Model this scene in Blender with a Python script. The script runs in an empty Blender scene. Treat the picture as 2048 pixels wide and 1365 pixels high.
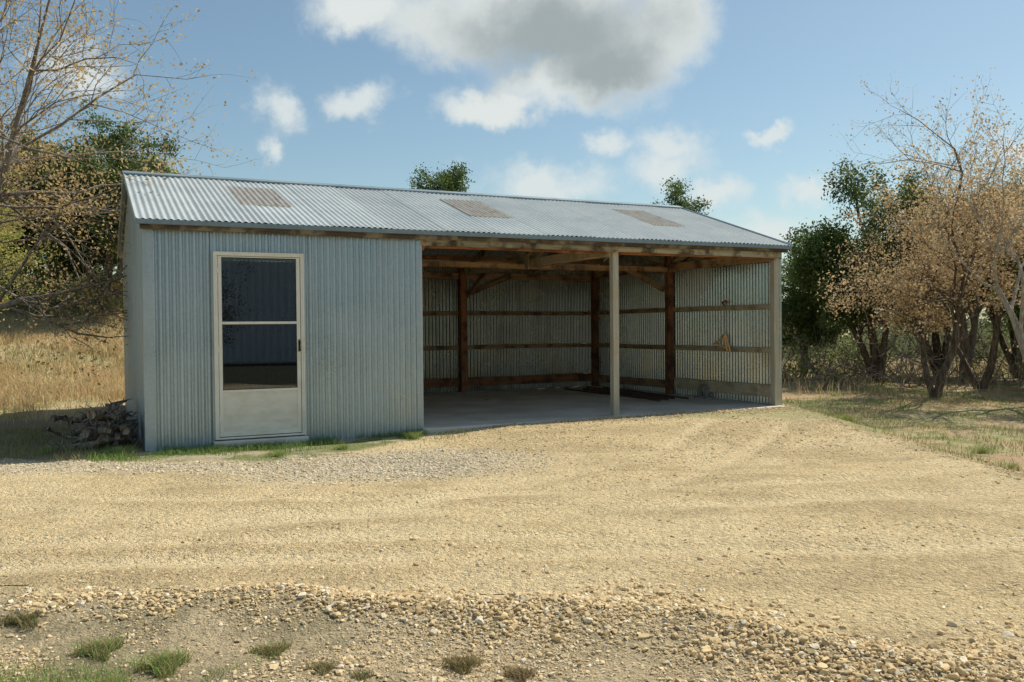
import bpy, math, random, bmesh
import numpy as np
from mathutils import Vector, Matrix
R=np.random.default_rng(7); random.seed(7)
scene=bpy.context.scene
COL=scene.collection
H0=1.347
SX,SY,SA=-4.040,9.714,0.4526
CA,SN=math.cos(SA),math.sin(SA)
L,D=9.144,5.49
ZE,ZR=2.564,3.521
SL=(ZR-ZE)/(D/2+.15)
# ------------------------------------------------------------ helpers
def link(o): COL.objects.link(o); return o
def thing(o,label,cat,group=None):
    o["label"]=label; o["category"]=cat
    if group: o["group"]=group
    return o
def empty(name,loc,rz=0):
    o=bpy.data.objects.new(name,None); o.location=loc; o.rotation_euler[2]=rz; o.empty_display_size=.2
    return link(o)
def npmesh(name,V,F,mat=None,col=None,smooth=False,parent=None):
    V=np.asarray(V,dtype=np.float32); F=np.asarray(F,dtype=np.int32); k=F.shape[1]
    me=bpy.data.meshes.new(name); me.vertices.add(len(V)); me.vertices.foreach_set('co',V.ravel())
    me.loops.add(F.size); me.loops.foreach_set('vertex_index',F.ravel())
    me.polygons.add(len(F)); me.polygons.foreach_set('loop_start',np.arange(len(F),dtype=np.int32)*k)
    me.polygons.foreach_set('loop_total',np.full(len(F),k,dtype=np.int32))
    me.polygons.foreach_set('use_smooth',np.full(len(F),bool(smooth),dtype=bool))
    me.update(calc_edges=True)
    if col is not None:
        c=np.ones((len(V),4),dtype=np.float32); c[:,:3]=col
        a=me.color_attributes.new('col','FLOAT_COLOR','POINT'); a.data.foreach_set('color',c.ravel())
    if mat: me.materials.append(mat)
    o=bpy.data.objects.new(name,me); link(o)
    if parent: o.parent=parent
    return o
BF=[(0,3,2,1),(4,5,6,7),(0,1,5,4),(1,2,6,5),(2,3,7,6),(3,0,4,7)]
def boxes(name,bs,mat,parent=None,bevel=0):
    V=[];F=[]
    for (a,b) in bs:
        n=len(V)
        V+=[(a[0],a[1],a[2]),(b[0],a[1],a[2]),(b[0],b[1],a[2]),(a[0],b[1],a[2]),(a[0],a[1],b[2]),(b[0],a[1],b[2]),(b[0],b[1],b[2]),(a[0],b[1],b[2])]
        F+=[tuple(i+n for i in f) for f in BF]
    o=npmesh(name,V,F,mat,parent=parent)
    if bevel:
        m=o.modifiers.new('b','BEVEL'); m.width=bevel; m.segments=2; m.limit_method='ANGLE'
    return o
def beam(name,p0,p1,w,h,mat,parent=None,up=(0,0,1),warp=0.004):
    p0=Vector(p0);p1=Vector(p1);d=p1-p0;l=d.length;x=d/l
    y=Vector(up).cross(x)
    if y.length<1e-3: y=Vector((0,1,0))
    y.normalize(); z=x.cross(y)
    n=max(2,int(l/.4)); V=[];F=[]
    ph=random.random()*6
    for i in range(n+1):
        xx=l*i/n; wy=warp*math.sin(ph+xx*1.3); wz=warp*math.sin(ph*2+xx*1.7)
        for (a,b) in((-1,-1),(1,-1),(1,1),(-1,1)): V.append((xx,a*w/2+wy,b*h/2+wz))
    for i in range(n):
        for k in range(4):
            a=i*4+k;b=i*4+(k+1)%4; F.append((a,b,b+4,a+4))
    F.append((3,2,1,0));e=n*4;F.append((e,e+1,e+2,e+3))
    o=npmesh(name,V,F,mat,parent=parent)
    M=Matrix((x,y,z)).transposed().to_4x4(); M.translation=p0; o.matrix_local=M
    m=o.modifiers.new('b','BEVEL'); m.width=.004; m.segments=1; m.limit_method='ANGLE'
    return o
def tube(pts,rad,sides=6,cap=True):
    pts=np.asarray(pts,float);n=len(pts)
    T=np.gradient(pts,axis=0);T/=np.linalg.norm(T,axis=1)[:,None]+1e-9
    ref=np.array([0,0,1.]) if abs(T[0,2])<.9 else np.array([1.,0,0])
    A=np.cross(T,ref);A/=np.linalg.norm(A,axis=1)[:,None]+1e-9;B=np.cross(T,A)
    th=np.arange(sides)*2*math.pi/sides
    rad=np.broadcast_to(np.asarray(rad,float),(n,))
    V=(pts[:,None]+rad[:,None,None]*(np.cos(th)[None,:,None]*A[:,None]+np.sin(th)[None,:,None]*B[:,None])).reshape(-1,3)
    i=np.arange(n-1)[:,None]*sides;k=np.arange(sides)[None];k2=(k+1)%sides
    F=np.stack([i+k,i+k2,i+k2+sides,i+k+sides],-1).reshape(-1,4)
    if cap:
        for b,base in((pts[0],0),(pts[-1],(n-1)*sides)):
            c=len(V);V=np.vstack([V,b[None]])
            q=[(base+j,base+(j+1)%sides,base+(j+2)%sides,c) for j in range(0,sides-1,2)]
            F=np.vstack([F,np.array(q)])
    return V,F
def merge(parts):
    V=[];F=[];n=0
    for v,f in parts: V.append(v);F.append(f+n);n+=len(v)
    return np.vstack(V),np.vstack(F)
def vnoise(x,y,seed=0):
    xi=np.floor(x).astype(np.int64);yi=np.floor(y).astype(np.int64);fx=x-xi;fy=y-yi
    fx=fx*fx*(3-2*fx);fy=fy*fy*(3-2*fy)
    def h(a,b):
        n=(a*374761393+b*668265263+seed*1442695041)&0xffffffff
        n=((n^(n>>13))*1274126177)&0xffffffff
        return ((n^(n>>16))&0xffff)/65535.
    return (h(xi,yi)*(1-fx)+h(xi+1,yi)*fx)*(1-fy)+(h(xi,yi+1)*(1-fx)+h(xi+1,yi+1)*fx)*fy
def fbm(x,y,seed=0,o=4):
    s=0;a=.5;t=0
    for i in range(o): s=s+a*vnoise(x*2**i+i*17.3,y*2**i-i*9.1,seed+i);t+=a;a*=.5
    return s/t
def sst(a,b,x):
    t=np.clip((x-a)/(b-a),0,1);return t*t*(3-2*t)
# ------------------------------------------------------------ node helper
class NT:
    def __init__(s,nt): s.nt=nt
    def n(s,t,**k):
        n=s.nt.nodes.new(t)
        for a,b in k.items():
            if a=='inp':
                for i,v in b.items():
                    if isinstance(v,bpy.types.NodeSocket): s.nt.links.new(v,n.inputs[i])
                    else: n.inputs[i].default_value=v
            else: setattr(n,a,b)
        return n
    def math(s,op,a,b=0.,c=0.,clamp=False):
        n=s.n('ShaderNodeMath',operation=op,use_clamp=clamp,inp={0:a,1:b,2:c}); return n.outputs[0]
    def mix(s,f,a,b,mode='MIX'):
        n=s.n('ShaderNodeMix',data_type='RGBA',blend_type=mode)
        for i,v in((0,f),(6,a),(7,b)):
            if isinstance(v,bpy.types.NodeSocket): s.nt.links.new(v,n.inputs[i])
            else: n.inputs[i].default_value=v if i==0 or len(v)==4 else (*v,1)
        return n.outputs[2]
    def ramp(s,f,pts):
        n=s.n('ShaderNodeValToRGB',inp={0:f}); e=n.color_ramp.elements
        while len(e)<len(pts): e.new(.5)
        for q,(p,c) in zip(e,pts): q.position=p; q.color=(*c,1) if not isinstance(c,(int,float)) else (c,c,c,1)
        return n.outputs[0]
    def mr(s,v,a,b,c=0.,d=1.,smooth=True):
        n=s.n('ShaderNodeMapRange',interpolation_type='SMOOTHSTEP' if smooth else 'LINEAR',inp={0:v,1:a,2:b,3:c,4:d}); return n.outputs[0]
    def noise(s,vec,scale,detail=4,rough=.55,dist=0.):
        return s.n('ShaderNodeTexNoise',inp={'Vector':vec,'Scale':scale,'Detail':detail,'Roughness':rough,'Distortion':dist}).outputs[0]
    def vscale(s,vec,sc):
        return s.n('ShaderNodeVectorMath',operation='MULTIPLY',inp={0:vec,1:sc}).outputs[0]
def mat(name,**k):
    m=bpy.data.materials.new(name); m.use_nodes=True; nt=m.node_tree
    b=nt.nodes['Principled BSDF']
    for a,v in k.items(): b.inputs[a].default_value=v
    return m,NT(nt),b
def bump(T,b,h,st=.5,dist=.01):
    n=T.n('ShaderNodeBump',inp={'Height':h,'Strength':st,'Distance':dist}); T.nt.links.new(n.outputs[0],b.inputs['Normal'])
def setc(T,b,c): T.nt.links.new(c,b.inputs['Base Color'])
# ------------------------------------------------------------ materials
def m_galv(name,c0,c1,metal=.35,rough=.45,sheet=.0,dirt=0.25,sheetax=0,spang=.14,dcol=(.20,.16,.11)):
    m,T,b=mat(name,Metallic=metal,Roughness=rough)
    tc=T.n('ShaderNodeTexCoord').outputs['Object']
    n1=T.noise(tc,1.3,5,.6); n2=T.noise(T.vscale(tc,(9,9,.6)),1.,4,.6)
    v=T.n('ShaderNodeTexVoronoi',inp={'Vector':tc,'Scale':45.}).outputs['Color']
    vv=T.n('ShaderNodeSeparateColor',inp={0:v}).outputs[0]
    f=T.math('ADD',T.math('MULTIPLY',n1,.5),T.math('ADD',T.math('MULTIPLY',n2,.4),T.math('MULTIPLY',vv,spang)))
    c=T.mix(T.mr(f,.32,.72),c0,c1)
    if sheet>0:
        sp=T.n('ShaderNodeSeparateXYZ',inp={0:tc}).outputs[sheetax]
        w=T.n('ShaderNodeTexWhiteNoise',noise_dimensions='1D',inp={'W':T.math('FLOOR',T.math('DIVIDE',T.math('ADD',sp,.1),.725))}).outputs[0]
        c=T.mix(1.,c,T.ramp(w,[(0,1-sheet),(1,1.)]),'MULTIPLY')
    d=T.mr(T.noise(T.vscale(tc,(3,3,1)),2.2,6,.7),.5,.8)
    c=T.mix(T.math('MULTIPLY',d,dirt),c,dcol)
    setc(T,b,c)
    T.nt.links.new(T.mr(n1,.3,.7,rough-.08,rough+.12),b.inputs['Roughness'])
    return m
M_wall=m_galv('galvanized_wall',(.38,.445,.48),(.49,.56,.585),.66,.33,dirt=.06)
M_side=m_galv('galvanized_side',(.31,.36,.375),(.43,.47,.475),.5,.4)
M_roof=m_galv('galvanized_roof',(.34,.39,.40),(.44,.485,.49),.1,.6,.14,.14,dcol=(.28,.27,.25))
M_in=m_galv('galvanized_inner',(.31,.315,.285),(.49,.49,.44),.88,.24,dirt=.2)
M_trim=m_galv('galvanized_trim',(.37,.43,.45),(.47,.53,.545),.4,.42,dirt=.1)
M_ridge=m_galv('ridge_metal',(.20,.26,.28),(.27,.33,.35),.4,.45)
def m_wood(name,c0,c1,c2,st=.6):
    m,T,b=mat(name,Roughness=.85)
    tc=T.n('ShaderNodeTexCoord').outputs['Object']
    oi=T.n('ShaderNodeObjectInfo').outputs['Random']
    v=T.n('ShaderNodeVectorMath',operation='ADD',inp={0:tc,1:T.n('ShaderNodeCombineXYZ',inp={0:T.math('MULTIPLY',oi,37.)}).outputs[0]}).outputs[0]
    g=T.noise(T.vscale(v,(1.5,40,40)),1.,5,.65,.6); l=T.noise(v,2.6,5,.65)
    c=T.mix(T.mr(g,.3,.7),c0,c1); c=T.mix(T.mr(l,.46,.62),c,c2)
    c=T.mix(1.,c,T.ramp(oi,[(0,.65),(1,1.15)]),'MULTIPLY')
    setc(T,b,c); bump(T,b,g,st,.004)
    return m
M_wpost=m_wood('weathered_post_wood',(.44,.40,.31),(.62,.56,.44),(.50,.45,.32))
M_whead=m_wood('lichen_header_wood',(.36,.30,.20),(.60,.53,.38),(.10,.08,.05))
M_wdark=m_wood('dark_stained_wood',(.05,.038,.028),(.13,.09,.06),(.30,.24,.16))
M_wred=m_wood('aged_brown_wood',(.28,.11,.048),(.47,.215,.095),(.14,.065,.033))
M_wgirt=m_wood('girt_wood',(.32,.19,.10),(.53,.34,.19),(.15,.085,.05))
M_wlight=m_wood('pale_plank_wood',(.55,.44,.28),(.70,.58,.39),(.42,.32,.18))
M_conc,T,b=mat('stained_concrete',Roughness=.8)
tc=T.n('ShaderNodeTexCoord').outputs['Object']; n1=T.noise(tc,.9,6,.65); n2=T.noise(tc,7,5,.7)
c=T.mix(T.mr(n1,.35,.68),(.56,.49,.38),(.78,.72,.61)); c=T.mix(T.mr(n2,.5,.75,0,.6),c,(.80,.75,.65)); setc(T,b,c); bump(T,b,n2,.3,.01)
M_sky,T,b=mat('aged_fibreglass',Roughness=.6)
tc=T.n('ShaderNodeTexCoord').outputs['Object']; n=T.noise(T.vscale(tc,(2.6,.5,.5)),11,6,.8)
c=T.mix(T.mr(n,.42,.68),(.42,.44,.42),(.27,.20,.16)); setc(T,b,c)
tr=T.n('ShaderNodeBsdfTranslucent',inp={'Color':(.8,.6,.2,1)}); mx=T.n('ShaderNodeMixShader',inp={0:.3,1:b.outputs[0],2:tr.outputs[0]})
T.nt.links.new(mx.outputs[0],T.nt.nodes['Material Output'].inputs[0])
M_door,T,b=mat('cream_aluminium',Roughness=.4)
tc=T.n('ShaderNodeTexCoord').outputs['Object']; n=T.noise(tc,3,5,.7)
setc(T,b,T.mix(T.mr(n,.4,.75),(.82,.79,.70),(.70,.66,.55)))
M_kick,T,b=mat('cream_kick_panel',Roughness=.5)
tc=T.n('ShaderNodeTexCoord').outputs['Object']; n=T.noise(T.vscale(tc,(2,2,5)),2,6,.7)
setc(T,b,T.mix(T.mr(n,.35,.75),(.80,.77,.67),(.66,.60,.48)))
M_blk,_,_b=mat('black_plastic',Roughness=.4); _b.inputs['Base Color'].default_value=(.015,.015,.017,1)
M_glass,T,b=mat('storm_glass')
gl=T.n('ShaderNodeBsdfGlossy',inp={'Color':(.92,.95,1,1),'Roughness':.0}); tp=T.n('ShaderNodeBsdfTransparent',inp={'Color':(.4,.45,.45,1)})
lw=T.n('ShaderNodeFresnel',inp={'IOR':2.1})
mx=T.n('ShaderNodeMixShader',inp={0:lw.outputs[0],1:tp.outputs[0],2:gl.outputs[0]}); T.nt.links.new(mx.outputs[0],T.nt.nodes['Material Output'].inputs[0])
def m_ground(name,peb,lo):
    m,T,b=mat(name,Roughness=.95); b.inputs['Specular IOR Level'].default_value=.2
    tc=T.n('ShaderNodeNewGeometry').outputs['Position']
    a=T.n('ShaderNodeAttribute',attribute_name='col').outputs['Color']
    v1=T.n('ShaderNodeTexVoronoi',inp={'Vector':tc,'Scale':80.}); v2=T.n('ShaderNodeTexVoronoi',inp={'Vector':tc,'Scale':32.})
    r1=T.n('ShaderNodeSeparateColor',inp={0:v1.outputs['Color']}).outputs[0]; r2=T.n('ShaderNodeSeparateColor',inp={0:v2.outputs['Color']}).outputs[1]
    n1=T.noise(tc,13,8,.8); n3=T.noise(T.vscale(tc,(.9,1.8,1)),2.2,6,.75)
    k=T.math('ADD',T.math('MULTIPLY',r1,.5*peb),T.math('MULTIPLY',r2,.35*peb))
    k=T.math('ADD',k,T.math('MULTIPLY',n1,1.)); k=T.math('ADD',k,T.math('MULTIPLY',n3,.7))
    c=T.mix(1.,a,T.ramp(T.math('MULTIPLY',k,.5),[(0.28,lo),(.57,.92),(.82,1.28)]),'MULTIPLY'); setc(T,b,c)
    h=T.math('ADD',T.math('MULTIPLY',v1.outputs['Distance'],-.7*peb),T.math('MULTIPLY',v2.outputs['Distance'],-1.*peb))
    h=T.math('ADD',h,T.math('MULTIPLY',n1,1.5))
    bump(T,b,h,1.,.018); return m
M_ground=m_ground('soil_and_litter',.8,.4); M_drive=m_ground('crushed_limestone',1.1,.45)
def m_attr(name,rough=.9,trans=0.,bumps=0.,spec=.3):
    m,T,b=mat(name,Roughness=rough); b.inputs['Specular IOR Level'].default_value=spec
    a=T.n('ShaderNodeAttribute',attribute_name='col').outputs['Color']; 
    if bumps:
        g=T.n('ShaderNodeTexCoord').outputs['Object']; n=T.noise(g,bumps,3,.65); a=T.mix(1.,a,T.ramp(n,[(.3,.78),(.7,1.12)]),'MULTIPLY')
    setc(T,b,a)
    if trans:
        tr=T.n('ShaderNodeBsdfTranslucent',inp={'Color':a}); mx=T.n('ShaderNodeMixShader',inp={0:trans,1:b.outputs[0],2:tr.outputs[0]}); T.nt.links.new(mx.outputs[0],T.nt.nodes['Material Output'].inputs[0])
    return m
M_stone=m_attr('limestone_pebbles',.9,bumps=60.,spec=.15); M_leaf=m_attr('foliage',.7,.4); M_grass=m_attr('grass_blades',.8,.35)
def m_bark(name,c0,c1):
    m,T,b=mat(name,Roughness=.95); tc=T.n('ShaderNodeTexCoord').outputs['Object']; n=T.noise(T.vscale(tc,(14,14,3)),1.5,4,.7)
    setc(T,b,T.mix(T.mr(n,.35,.65),c0,c1)); bump(T,b,n,.8,.02); return m
M_barkj=m_bark('juniper_bark',(.06,.043,.03),(.19,.145,.105)); M_barko=m_bark('oak_bark',(.14,.115,.09),(.33,.28,.235)); M_barkp=m_bark('pale_bark',(.30,.27,.23),(.55,.50,.44))
M_log=m_bark('dead_wood',(.09,.063,.042),(.38,.30,.215))
# ------------------------------------------------------------ terrain
def loc(x,y):
    dx=x-SX;dy=y-SY
    return dx*CA+dy*SN, -dx*SN+dy*CA
def ybot(x): return np.interp(x,[-9,-2.7,.18,1.1,2.,3.,5],[4.75,4.55,4.3,3.95,3.4,3.05,2.9])
def tracks(x,y):
    q=0;wob=.35*(fbm(x*.8,y*.8,91)-.5)
    for a,b,c,w,x0,k in((5.15,.05,.012,.16,-9,1.),(5.6,.03,.01,.1,-9,.8),(6.5,.08,.02,.18,-9,1.),(7.1,.1,.03,.12,-9,.8),(7.43,1.02,.17,.24,-3.2,.8),(6.25,.72,.2,.24,-1.9,.8)):
        q=q+k*np.exp(-((y-(a+b*x+c*x*x)+wob)/w)**2)*sst(x0,x0+.8,x)
    return np.clip(q,0,1)*sst(-7,-3,x)*(.35+.65*sst(.25,.55,fbm(x*.7,y*1.4,95)))
def ztop(x,y):
    s,t=loc(x,y)
    z=.04*(fbm(x*.7,y*.7,3)-.5)+.03*(fbm(x*2.5,y*2.5,5)-.5)
    dr=sst(4.3,5.2,y)*sst(4.5,3.5,x)*sst(-.2,-1.,t)
    z=z-.026*tracks(x,y)*dr+.022*(np.abs(fbm(x*1.1,y*3.8,12)-.5)*-2+.3)*dr
    z=z+.07*sst(-2.4,-.15,t)*sst(2.7,4.6,s)*sst(9.7,9.0,s)*sst(.05,-.02,t)+.12*np.exp(-((s-6.2)/2.)**2-((t+1.6)/.8)**2)
    yb=ybot(x); z=z+.055*np.exp(-((y-yb+.12+.25*(fbm(x*1.7,y*0+3,14)-.5))/.15)**2)*(.1+1.5*fbm(x*2,y*2,4))*sst(-3,-.5,x)-.05*sst(yb-.2,yb-.6,y)
    z=z-.13*sst(4.3,5.1,x)*sst(20,12,y)
    z=z+.21*np.clip(y-13.6,0,12)*sst(-4.5,-9.,x)+.02*np.clip(y-26,0,60)*sst(-4.5,-9.5,x)+.15*sst(-7,-12,x)
    z=z-.035*np.clip(y-22,0,80)*sst(2,12,x)
    z=z+.6*(fbm(x*.06,y*.06,9)-.5)*sst(20,60,np.hypot(x,y))
    inside=sst(.0,.15,t)*sst(D+.1,D-.1,t)*sst(-.05,.12,s)*sst(L+.05,L-.12,s)
    return z*(1-inside)-.08*inside
def mixc(c,d,f): return c*(1-f[...,None])+np.array(d)*f[...,None]
def edge_n(x,y): return .35*(fbm(x*1.3,y*1.3,21)-.5)+.3*(fbm(x*6,y*6,22)-.5)
def drive_mask(x,y):
    e=edge_n(x,y); s,t=loc(x,y)
    top=np.interp(x,[-30,-5,-3.7,-2.3,-1.6,-.9,-.5],[9.2,8.95,8.95,8.7,9.9,10.9,11.6])
    return sst(-.15,.15,top-y+e)*sst(-.2,.2,4.3+.02*(13-y)-x+e*1.3)*sst(-.2,.2,y-ybot(x)+e*1.4)*sst(.0,-.08,t)
def gpatch(x,y): return np.maximum(np.exp(-(((x+1.2)*.75+(y-8.7)*.25)**2/1.1+((y-8.6)-.35*(x+1.2))**2/.75)**2),.75*np.exp(-((y-8.55+.06*(x+3)+.5*(fbm(x*1.5,y*1.5,23)-.5))/.35)**4)*sst(-.8,-1.8,x)*sst(-7,-5,x))
def gcol(x,y):
    s,t=loc(x,y); n=fbm(x*.9,y*.9,31); n2=fbm(x*3.5,y*3.5,33); n4=fbm(x*1.1,y*2.2,37)
    c=np.zeros(x.shape+(3,))+np.array((.56,.46,.27))
    c=mixc(c,(.38,.36,.17),sst(.45,.62,n)*.7)
    r=sst(4,4.8,x)
    c=mixc(c,(.52,.37,.22),r*sst(.66,.42,n)); c=mixc(c,(.25,.25,.10),r*sst(.47,.6,n2)*.8)
    lit=sst(-3.2,-4.2,x)*sst(8.9,9.4,y)*sst(14.2,12.6,y)
    c=mixc(c,(.30,.23,.155),lit*.85)
    st=sst(8.2,9.2,y)*sst(1.,-1,x)*sst(.3,0,t)*sst(-4.6,-4.,x)
    c=mixc(c,(.48,.41,.27),st); c=mixc(c,(.23,.25,.10),st*sst(.46,.58,n2))
    f=sst(ybot(x)+.1,ybot(x)-.2,y)
    c=mixc(c,(.51,.41,.255),f); c=mixc(c,(.36,.30,.18),f*sst(.48,.62,n2)*sst(1.2,-.5,x)); c=mixc(c,(.52,.41,.245),f*sst(-.3,1.5,x))
    c=mixc(c,(.06,.065,.04),sst(.5,-1.5,y))  # unseen ground behind the camera, coloured dark so the door glass reflects dark
    d=drive_mask(x,y); tr=tracks(x,y)
    dc=np.zeros_like(c)+np.array((.62,.485,.27))
    dc=mixc(dc,(.48,.37,.205),sst(.47,.68,n4)*.75); dc=mixc(dc,(.70,.565,.34),np.maximum(sst(.5,.3,n)*.5,tr*.85))
    dc=mixc(dc,(.44,.335,.185),np.clip(tracks(x,y+.3)-tr,0,1)*.5)
    dc=mixc(dc,(.47,.43,.335),gpatch(x,y)*.85)
    return c*(1-d[...,None])+dc*d[...,None]
def axis(a,b,st,lo,hi,g=1.09):
    c=list(np.arange(a,b,st)); d=st;v=a
    pre=[]
    while v>lo: d*=g;v-=d;pre.append(v)
    d=st;v=c[-1];post=[]
    while v<hi: d*=g;v+=d;post.append(v)
    return np.array(pre[::-1]+c+post)
def grid(xs,ys,name,mat,off=0,maskf=None):
    X,Y=np.meshgrid(xs,ys); Z=ztop(X,Y)+off; C=gcol(X,Y)
    V=np.stack([X,Y,Z],-1).reshape(-1,3); nx=len(xs);ny=len(ys)
    i=np.arange(ny-1)[:,None]*nx+np.arange(nx-1)[None]
    F=np.stack([i,i+1,i+1+nx,i+nx],-1).reshape(-1,4)
    C=C.reshape(-1,3)
    if maskf is not None:
        m=maskf(X,Y).reshape(-1)>.5; F=F[m[F].all(1)]
        used=np.unique(F); mp=-np.ones(len(V),int); mp[used]=np.arange(len(used)); V=V[used];F=mp[F];C=C[used]
    return npmesh(name,V,F,mat,C,True)
g=grid(axis(-8,9.5,.05,-700,700),axis(2.4,17,.05,-300,900),'ground',M_ground); g["kind"]="structure"
g=grid(np.arange(-14,6,.05),np.arange(2.4,13.6,.05),'gravel_driveway',M_drive,.004,drive_mask); g["kind"]="structure"
def gz(x,y): return float(ztop(np.array([x]),np.array([y]))[0])
# ------------------------------------------------------------ stones
def ico(sub):
    bm=bmesh.new(); bmesh.ops.create_icosphere(bm,subdivisions=sub,radius=1); bm.verts.ensure_lookup_table()
    V=np.array([v.co[:] for v in bm.verts]);F=np.array([[v.index for v in f.verts] for f in bm.faces]);bm.free();return V,F
I1=ico(1);I2=ico(2)
def stones(xy,size,tmpl,grey=0.,sink=.25):
    n=len(xy);TV,TF=tmpl;k=len(TV)
    size=np.minimum(size,.024)
    sc=size[:,None]*np.stack([R.uniform(.8,1.4,n),R.uniform(.6,1.,n),R.uniform(.45,.8,n)],1)
    N=np.broadcast_to(TV[None],(n,k,3)).copy()
    for q in range(6):
        pn=R.normal(0,1,(n,1,3));pn/=np.linalg.norm(pn,axis=2,keepdims=True);dd=(N*pn).sum(2,keepdims=True);N=N-np.maximum(dd-R.uniform(.35,.75,(n,1,1)),0)*pn
    N=N*(1+R.normal(0,.05,(n,k,1)))*sc[:,None]
    a=R.uniform(0,6.28,n);ca,sa=np.cos(a)[:,None],np.sin(a)[:,None]
    ti=R.normal(0,.4,n);ct,s_t=np.cos(ti)[:,None],np.sin(ti)[:,None]
    x,y,z=N[...,0],N[...,1],N[...,2]; y,z=y*ct-z*s_t,y*s_t+z*ct
    X=x*ca-y*sa;Y=x*sa+y*ca
    Z=z+ztop(xy[:,0],xy[:,1])[:,None]+(sc[:,2]*(.9-sink*2))[:,None]
    V=np.stack([X+xy[:,:1],Y+xy[:,1:],Z],-1).reshape(-1,3)
    F=(TF[None]+np.arange(n)[:,None,None]*k).reshape(-1,3)
    base=np.array([.67,.51,.285])*(1-grey)+np.array([.60,.54,.42])*grey
    c=base[None]*R.uniform(.72,1.12,(n,1)); w=R.random(n)
    c[w<.12]=np.array([.74,.65,.48])*R.uniform(.9,1.1,((w<.12).sum(),1)); c[w>.96]=np.array([.50,.35,.18])
    return V,F,np.repeat(c,k,0)
def samp(n,x0,x1,y0,y1,f):
    out=[];tot=0
    while tot<n:
        p=np.stack([R.uniform(x0,x1,n*3),R.uniform(y0,y1,n*3)],1); p=p[R.random(len(p))<f(p[:,0],p[:,1])]
        out.append(p);tot+=len(p)
    return np.vstack(out)[:n]
def patchy(x,y,s=2.,lo=.4,hi=.65,seed=50): return sst(lo,hi,fbm(x*s,y*s,seed))
def fan(x,y,m=.3): return (np.abs(x)<y*.60+m)
parts=[]
f=lambda x,y: np.exp(-((y-ybot(x)+.12+.25*(fbm(x*1.7,y*0+3,14)-.5))/(.15+.2*sst(-1,1.5,x)))**2)*(.12+patchy(x,y,1.8,.38,.6))*fan(x,y)
p=samp(10500,-3.2,2.6,2.9,5.2,f); parts.append(stones(p,R.gamma(2.8,.0028,len(p))+.003,I2))
f=lambda x,y:(y<ybot(x)+.05)*(.12+patchy(x,y,2.2,.42,.62,seed=52)+.4*sst(.3,1.5,x))*fan(x,y)
p=samp(23000,-2.8,2.6,3.0,4.9,f); parts.append(stones(p,R.gamma(1.7,.0026,len(p))+.0022,I1,.15,.3))
f=lambda x,y: drive_mask(x,y)*(.08+patchy(x,y*1.8,.8,.42,.62,54))*fan(x,y)*np.clip(6/y,.2,1)**1.3*(1-.85*tracks(x,y))
p=samp(36000,-6.5,5,3.2,13.3,f); parts.append(stones(p,R.gamma(2,.0024,len(p))+.0025,I1,0,.33))
p=samp(17000,-6.6,1.4,7,10.8,gpatch); parts.append(stones(p,R.gamma(3,.003,len(p))+.003,I1,.6,.3))
def fs(x,y):
    s,t=loc(x,y);return (s>3.1)*(s<9.35)*(t<-.13)*np.exp(-((t+.15)/.35)**2)
p=samp(5000,-1.6,4.6,10,13.6,fs); parts.append(stones(p,R.gamma(3,.0028,len(p))+.003,I1,.1,.3))
def fr(x,y):
    s,t=loc(x,y);return (s>3.)*(s<9.3)*(t<-.13)*(t>-3.5)*(.15+patchy(x,y,1.3,seed=61))*drive_mask(x,y)*(1-.7*tracks(x,y))
p=samp(11000,-1.6,4.6,7,13.6,fr); parts.append(stones(p,R.gamma(2.5,.0028,len(p))+.003,I1,.05,.35))
f=lambda x,y: np.exp(-((x-4.3-.02*(13-y))/.35)**2)
p=samp(1500,3.4,5.4,6.5,13.5,f); parts.append(stones(p,R.gamma(2.5,.0025,len(p))+.003,I1,.1,.35))
def emit(name,lst,m=None,sm=False):
    V=[];F=[];C=[];n=0
    for v,f,c in lst: V.append(v);F.append(f+n);C.append(c);n+=len(v)
    return npmesh(name,np.vstack(V),np.vstack(F),m or M_grass,np.vstack(C),sm)
o=emit('gravel_stones',parts,M_stone); o["kind"]="stuff"
# ------------------------------------------------------------ grass
def blades(xy,h,w,cols,bend=.5,zf=None):
    n=len(xy);a=R.uniform(0,6.28,n);b=R.uniform(0,6.28,n)
    z=ztop(xy[:,0],xy[:,1])-.01 if zf is None else np.zeros(n)
    B=np.stack([xy[:,0],xy[:,1],z],1);W=np.stack([np.cos(a),np.sin(a),0*a],1)*w[:,None]*.5
    d=np.stack([np.cos(b),np.sin(b),0*b],1)*(h*bend*R.uniform(.1,1,n))[:,None];up=np.zeros((n,3));up[:,2]=h
    m=B+d*.35+up*.6;t=B+d+up*.95
    V=np.stack([B-W,B+W,m+W*.8,m-W*.8,t],1).reshape(-1,3)
    i=np.arange(n)[:,None]*5
    F=np.stack([i+np.array([0,1,2]),i+np.array([0,2,3]),i+np.array([3,2,4])],1).reshape(-1,3)
    return V,F,np.repeat(cols,5,0)
def gc(n,c,var=.35): return np.array(c)[None]*R.uniform(1-var,1+var,(n,1))*R.uniform(.9,1.1,(n,3))
DRY=(.66,.52,.30);GRN=(.22,.32,.09);OLV=(.33,.31,.13)
def outside(x,y):
    s,t=loc(x,y); return ((s<-.25)|(t>D+.3))
G=[]
p=samp(105000,-22,-3.5,12.6,32,lambda x,y:(.08+patchy(x,y,.7,.35,.65,seed=70))*np.clip(19/y,0,1)*outside(x,y)*(x>-.62*y-1)*(x<-.30*y)*sst(12.4,14.5,y+.8*fbm(x,y,71))); G.append(blades(p,R.uniform(.05,.24,len(p))*(.6+.8*fbm(p[:,0],p[:,1],77)),.006*p[:,1]/9,gc(len(p),DRY),.9))
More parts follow.
